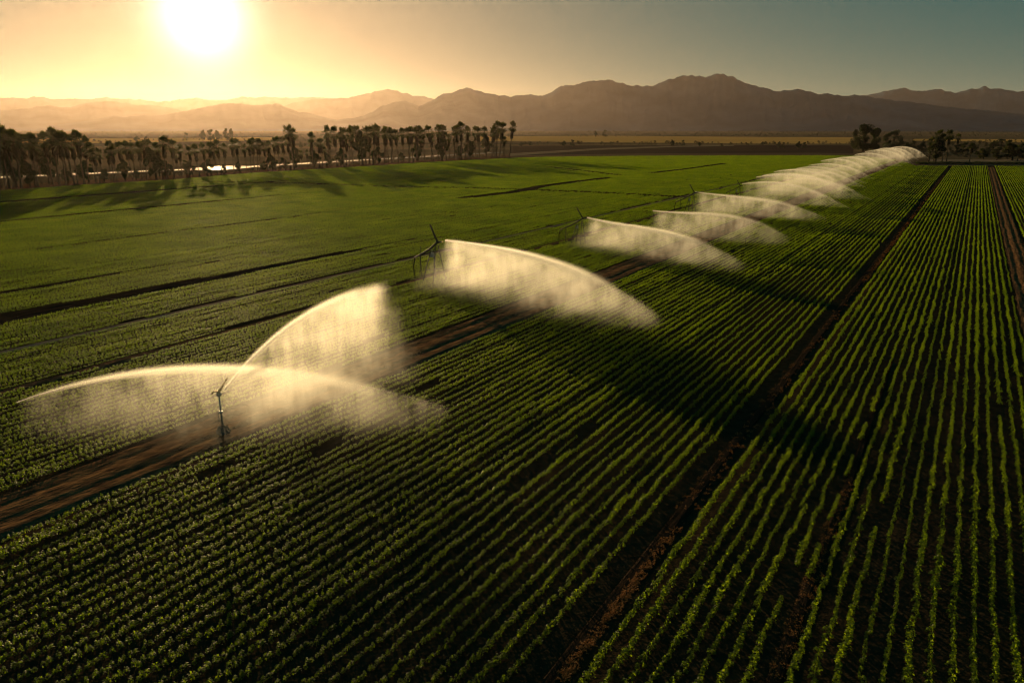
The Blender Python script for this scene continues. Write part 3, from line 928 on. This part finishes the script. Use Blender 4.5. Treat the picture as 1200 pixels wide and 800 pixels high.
# ------------------------------------------------------------------ water sprays
def mist_mat(name, coef, L, half, dens, s_fall, x_fade0, x_fade1, top_soft=0.6):
    """even scattering droplets; density falls off below the arc, towards both ends and both sides (object space)"""
    m, n, l = new_mat(name)
    out = n.new("ShaderNodeOutputMaterial"); pv = n.new("ShaderNodeVolumePrincipled")
    pv.inputs["Color"].default_value = (0.99, 0.98, 0.95, 1); pv.inputs["Anisotropy"].default_value = 0.58
    tc = n.new("ShaderNodeTexCoord"); sp = n.new("ShaderNodeSeparateXYZ"); l.new(tc.outputs["Object"], sp.inputs[0])

    def mth(op, a, b=None, c=None, clamp=False):
        q = n.new("ShaderNodeMath"); q.operation = op; q.use_clamp = clamp
        for i, v in enumerate((a, b, c)):
            if v is None: continue
            if isinstance(v, (int, float)): q.inputs[i].default_value = v
            else: l.new(v, q.inputs[i])
        return q.outputs[0]
    X, Y, Z = sp.outputs
    # top curve c0 + c1 x + c2 x^2 + c3 x^3
    zt = mth('MULTIPLY_ADD', X, float(coef[3]), float(coef[2]))
    zt = mth('MULTIPLY_ADD', zt, X, float(coef[1]))
    zt = mth('MULTIPLY_ADD', zt, X, float(coef[0]))
    below = mth('SUBTRACT', zt, Z)                                     # >0 under the jet
    edge = mth('MULTIPLY_ADD', below, 1.0 / top_soft, .6, clamp=True)
    edge = mth('MULTIPLY', edge, edge)
    fall = mth('EXPONENT', mth('MULTIPLY', mth('MAXIMUM', below, 0.0), -2.3 / s_fall))
    # streaks of falling drops
    mp = n.new("ShaderNodeMapping"); mp.inputs["Scale"].default_value = (1.3, .8, .20)
    no = n.new("ShaderNodeTexNoise"); no.inputs["Scale"].default_value = 1.6; no.inputs["Detail"].default_value = 5; no.inputs["Roughness"].default_value = .62; no.inputs["Distortion"].default_value = .5
    l.new(tc.outputs["Object"], mp.inputs[0]); l.new(mp.outputs[0], no.inputs["Vector"])
    st = mth('MULTIPLY_ADD', no.outputs[0], 3.0, -.85, clamp=False); st = mth('MAXIMUM', st, .06)
    n2 = n.new("ShaderNodeTexNoise"); n2.inputs["Scale"].default_value = .45; n2.inputs["Detail"].default_value = 2
    l.new(tc.outputs["Object"], n2.inputs["Vector"])
    st = mth('MULTIPLY', st, mth('MAXIMUM', mth('MULTIPLY_ADD', n2.outputs[0], 4.4, -1.25), .10))
    # ends: the veil opens a little after the nozzle, the core starts at it
    e0 = mth('MULTIPLY', X, 1.0 / (x_fade0 * 2.0), clamp=True)
    e1 = mth('MULTIPLY', mth('SUBTRACT', L, X), 1.0 / x_fade1, clamp=True)
    w = mth('MULTIPLY_ADD', mth('MULTIPLY', mth('MAXIMUM', below, 0.0), .25, clamp=True), half * 1.9, half * .22)
    q = mth('DIVIDE', Y, w); q = mth('EXPONENT', mth('MULTIPLY', mth('MULTIPLY', q, q), -2.0))
    veil = mth('MULTIPLY', edge, mth('MULTIPLY_ADD', fall, .74, .055))
    veil = mth('MULTIPLY', mth('MULTIPLY', veil, st), mth('MULTIPLY', e0, q))
    rad = mth('ADD', mth('MULTIPLY', below, below), mth('MULTIPLY', Y, Y))
    cw = mth('MULTIPLY_ADD', X, .009 if L > 12 else .02, .07)
    core = mth('EXPONENT', mth('MULTIPLY', mth('DIVIDE', rad, mth('MULTIPLY', cw, cw)), -.7))
    cfade = mth('MULTIPLY', mth('SUBTRACT', L * .85, X), 1.0 / (L * .6), clamp=True)
    core = mth('MULTIPLY', mth('MULTIPLY', core, 4.2), cfade)
    if name.startswith('low_arc'): core = mth('MULTIPLY', core, mth('MULTIPLY', X, 1.0 / (L * .45), clamp=True))
    d = mth('MULTIPLY', mth('ADD', veil, core), e1)
    ground = mth('MULTIPLY', Z, 1.4, clamp=True); d = mth('MULTIPLY', d, ground)
    d = mth('MULTIPLY', d, dens * 2.9)
    l.new(d, pv.inputs["Density"]); l.new(pv.outputs[0], out.inputs["Volume"])
    m.cycles.volume_step_rate = 0.5
    return m


def build_spray(name_root, coef, L, half, dens, s_fall, xf0, xf1, ndrops, dsize, core=0.06, core_end=0.6, seed=0):
    """children of an Empty at the start of the arc's ground line; +x runs along the throw"""
    root = empty("water_spray")
    r = np.random.default_rng(seed)
    zt = lambda x: coef[0] + coef[1] * x + coef[2] * x * x + coef[3] * x ** 3
    # mist hull
    N = 24; vs, fs = [], []
    for i in range(N + 1):
        x = L * i / N; z1 = max(zt(x) + .6, .4)
        sec = [(-half * 2.6, .03), (half * 2.6, .03), (half * 2.2, z1 * .4), (half * .6, z1), (-half * .6, z1), (-half * 2.2, z1 * .4)]
        for y, z in sec: vs.append((x, y, z))
    for i in range(N):
        for k in range(6):
            a = i * 6 + k; b = i * 6 + (k + 1) % 6
            fs.append((a, b, b + 6, a + 6))
    fs.append((5, 4, 3, 2, 1, 0)); fs.append(tuple(N * 6 + k for k in range(6)))
    mesh_obj("mist", vs, fs, mist_mat(name_root + "_mist", coef, L, half, dens, s_fall, xf0, xf1), root)
    # jet core: broken stream of bright water
    V = []

    def drop(p, s, el=1.6):
        a = Vector(r.normal(size=3)).normalized(); b = a.orthogonal().normalized(); c = a.cross(b)
        a = a * s * .5; b = b * s * .5; c = Vector((c.x, c.y, c.z)) * s * .5
        z = Vector((0, 0, s * .5 * (el - 1)))
        P = [p + a - z * 0, p + b, p + c + z]
        V.extend(P)
        V.extend([p - a, p - b, p - c - z])
    ndrops = int(ndrops * 1.6); dsize *= .5
    n_core = int(ndrops * .35)
    for i in range(n_core):
        u = r.beta(1.0, 1.5); x = u * L * .97
        sp = .03 + .35 * (u ** 1.2)
        drop(Vector((x, r.normal(0, sp * .7), max(.05, zt(x) - abs(r.normal(0, sp * .6)) + .05))), dsize * r.uniform(.5, 1.3) * (1.0 - .35 * u))
    for i in range(ndrops - n_core):
        u = r.beta(1.3, 1.25); x = u * L
        z1 = zt(x); f = 1 - r.exponential(.20)
        if f < 0: continue
        z = z1 * f; z = max(.05, z)
        wy = half * .25 + half * .5 * min(1, (z1 - z) * .3)
        if noise.noise(Vector((x * 1.6, 0, seed))) < r.uniform(-.6, .35): continue
        drop(Vector((x, r.normal(0, wy * .55), z)), dsize * r.uniform(.35, .8), 2.2)
    me = quads_mesh("droplets", np.array([tuple(v) for v in V]), 3, M["drop"])
    link(bpy.data.objects.new("droplets", me), root)
    # the solid stream: densely packed bright beads that break up along the arc
    if core > 0:
        V.clear()
        for k in range(3000):
            u = r.beta(1.0, 1.7); x = L * core_end * (r.beta(2.2, 2.2) if name_root == 'low_arc' else u)
            sp = core * (.35 + 2.2 * u)
            if noise.noise(Vector((x * 2.5, 4, seed))) < u * 1.1 - .75: continue
            drop(Vector((x, r.normal(0, sp), zt(x) + r.normal(0, sp * .7))), core * r.uniform(.5, 1.0) * (1 - .4 * u), 1.0)
        me = quads_mesh("jet_stream", np.array([tuple(v) for v in V]), 3, M["drop"])
        link(bpy.data.objects.new("jet_stream", me), root)
    return root


def fitted_spray(tag_name, ground, top, dens, half, s_fall, xf0, xf1, ndrops, dsize, label, core=.06, core_end=.6, seed=0):
    """ground: two pixels (start, end of the ground line); top: pixels along the arc"""
    a, b = G(*ground[0]), G(*ground[1])
    L = (b - a).length; ang = math.atan2(b.y - a.y, b.x - a.x)
    xs, zs = [], []
    for (px, py) in top:
        # intersect the view ray with the vertical plane over the ground line
        d = direction(px, py); nrm = Vector((-(b - a).y, (b - a).x, 0))
        t = (a - Vector((0, 0, H))).dot(nrm) / d.dot(nrm)
        P = Vector((0, 0, H)) + d * t
        xs.append((P - a).dot((b - a).normalized())); zs.append(P.z)
    co = np.polyfit(xs, zs, 3)[::-1]
    x_end = max(L, max(xs))
    print(tag_name, "L %.1f" % x_end, "z", [round(z, 1) for z in zs])
    x0 = min(xs)
    # shift so that x=0 is at the arc's start
    co2 = np.poly1d(co[::-1])(np.poly1d([1, x0])).coeffs
    co2 = np.concatenate([np.zeros(4 - len(co2)), co2])[::-1]
    root = build_spray(tag_name, co2, x_end - x0, half, dens, s_fall, xf0, xf1, ndrops, dsize, core, core_end, seed)
    root.location = a + (b - a).normalized() * x0; root.rotation_euler = (0, 0, ang)
    tag(root, label, "water spray", "sprays of the irrigation line")
    return root, a, b


fitted_spray("riser_jet", [(262, 508), (455, 441)], [(263, 457), (285, 432), (310, 406), (345, 378), (380, 358), (415, 343), (455, 330)], 0.55, 1.5, 2.6, 1.5, 1.0, 9000, .045,
             "tall sunlit jet rising from the grey riser and falling as a golden curtain", .075, .85, 1)
fitted_spray("low_arc", [(20, 508), (530, 506)], [(20, 474), (60, 456), (120, 442), (180, 436), (230, 433), (290, 435), (350, 441), (400, 447), (440, 453), (480, 463), (525, 480)], 0.42, 1.8, 1.6, 6.0, 6.0, 12000, .04,
             "long low arc of water spreading both ways behind the grey riser", .035, 1.0, 2)
r2 = fitted_spray("gun_a", [(517, 331), (770, 392)], [(522, 282), (560, 287), (600, 295), (640, 306), (680, 320), (715, 335), (745, 352), (770, 370)], 0.50, 2.2, 3.0, .8, 9.0, 14000, .06,
                  "broad golden water curtain thrown by the nearest big gun across the track", .07, .7, 3)
r3 = fitted_spray("gun_b", [(683, 287), (865, 322)], [(688, 255), (720, 262), (750, 267), (790, 275), (820, 284), (850, 297), (870, 308)], 0.34, 2.2, 2.4, 1.0, 9.0, 11000, .07,
                  "golden spray from the second gun drifting over the dirt track", .06, .6, 4)
r4 = fitted_spray("gun_c", [(765, 275), (925, 290)], [(765, 247), (800, 249), (840, 252), (880, 258), (905, 267), (925, 279)], 0.28, 2.2, 2.2, 1.2, 9.0, 9000, .07,
                  "flat topped spray between the second and third guns", .05, .6, 5)
r5 = fitted_spray("gun_d", [(812, 250), (965, 261)], [(815, 225), (850, 229), (890, 234), (925, 240), (950, 248), (968, 256)], 0.30, 2.4, 2.4, 1.2, 9.0, 9000, .08,
                  "spray from the third gun with a pale curtain hanging at its start", .05, .6, 6)

dirA = (r2[2] - r2[1]).normalized()
gun_o, gun_h = gun_stand(dirA)


def put_gun(o, px, py, ytop, label, rz=0.0):
    g = G(px, py); s = height_at(g, ytop) / gun_h
    o.location = g; o.scale = (s, s, s); o.rotation_euler = (0, 0, rz)
    tag(o, label, "irrigation gun", "irrigation guns and sprinklers")


put_gun(gun_o, 514, 331, 284, "nearest dark steel irrigation gun on a braced stand, arm tilted up")
g2 = copy_tree(gun_o); put_gun(g2, 682, 287, 256, "second dark irrigation gun, left of the dirt track", .2)
g3 = copy_tree(gun_o); put_gun(g3, 812, 250, 226, "third irrigation gun with raised arm at the start of the dense sprays", .1)
g4 = copy_tree(gun_o); put_gun(g4, 866, 235, 218, "fourth irrigation gun, half lost among the far sprays", .1)

# the far sprays: copies of one generic spray
Lg = 26.0
coG = np.array([4.1, .20, -.0135, 0.0])
gen = build_spray("far", coG, Lg, 2.0, 0.32, 1.6, 1.5, 8.0, 4200, .10, .06, .55, 9)
ORD = ["fourth gun's", "first of the close packed", "second of the close packed", "third of the close packed", "fourth of the close packed", "fifth of the close packed", "sixth of the close packed",
       "seventh of the close packed", "eighth of the close packed", "ninth of the close packed", "tenth of the close packed", "eleventh of the close packed", "twelfth of the close packed", "thirteenth of the close packed", "last and farthest of the close packed"]
starts = [(868, 236, .95), (884, 229, 1.0), (892, 224, 1.0), (905, 220, 1.0), (918, 215.5, 1.0), (932, 211.5, 1.0), (946, 207.5, 1.05), (960, 204, 1.05), (974, 200.5, 1.1), (988, 197, 1.1), (1000, 194, 1.15), (1012, 191.2, 1.2), (1024, 188.8, 1.25), (1033, 186.8, 1.3), (1041, 185.2, 1.3)]
sunside = math.atan2(dirA.y, dirA.x)
for i, (px, py, sc) in enumerate(starts):
    o = gen if i == 0 else copy_tree(gen)
    o.location = G(px, py); o.rotation_euler = (0, 0, sunside + random.uniform(-.14, .14) + .10); u_ = i / 14; o.scale = (sc * random.uniform(.95, 1.12) - .60 * u_, sc, sc * random.uniform(.88, 1.1))
    lab = "low sunlit spray thrown by the fourth gun" if i == 0 else ORD[i] + " sunlit sprays, counted away from the camera"
    tag(o, lab, "water spray", "sprays of the irrigation line")

# ------------------------------------------------------------------ haze
hz = MB().box((0, 5200, 289), (26000, 12400, 580))
hm, n, l = new_mat("dusty_air")
ho = n.new("ShaderNodeOutputMaterial"); hv = n.new("ShaderNodeVolumePrincipled")
hv.inputs["Color"].default_value = (1.0, 0.82, 0.74, 1); hv.inputs["Density"].default_value = 1.8e-5; hv.inputs["Anisotropy"].default_value = 0.70
l.new(hv.outputs[0], ho.inputs["Volume"])
hzo = hz.build("haze", hm, None, False)
tag(hzo, "golden dusty evening air over the whole valley", "haze", None, "stuff")
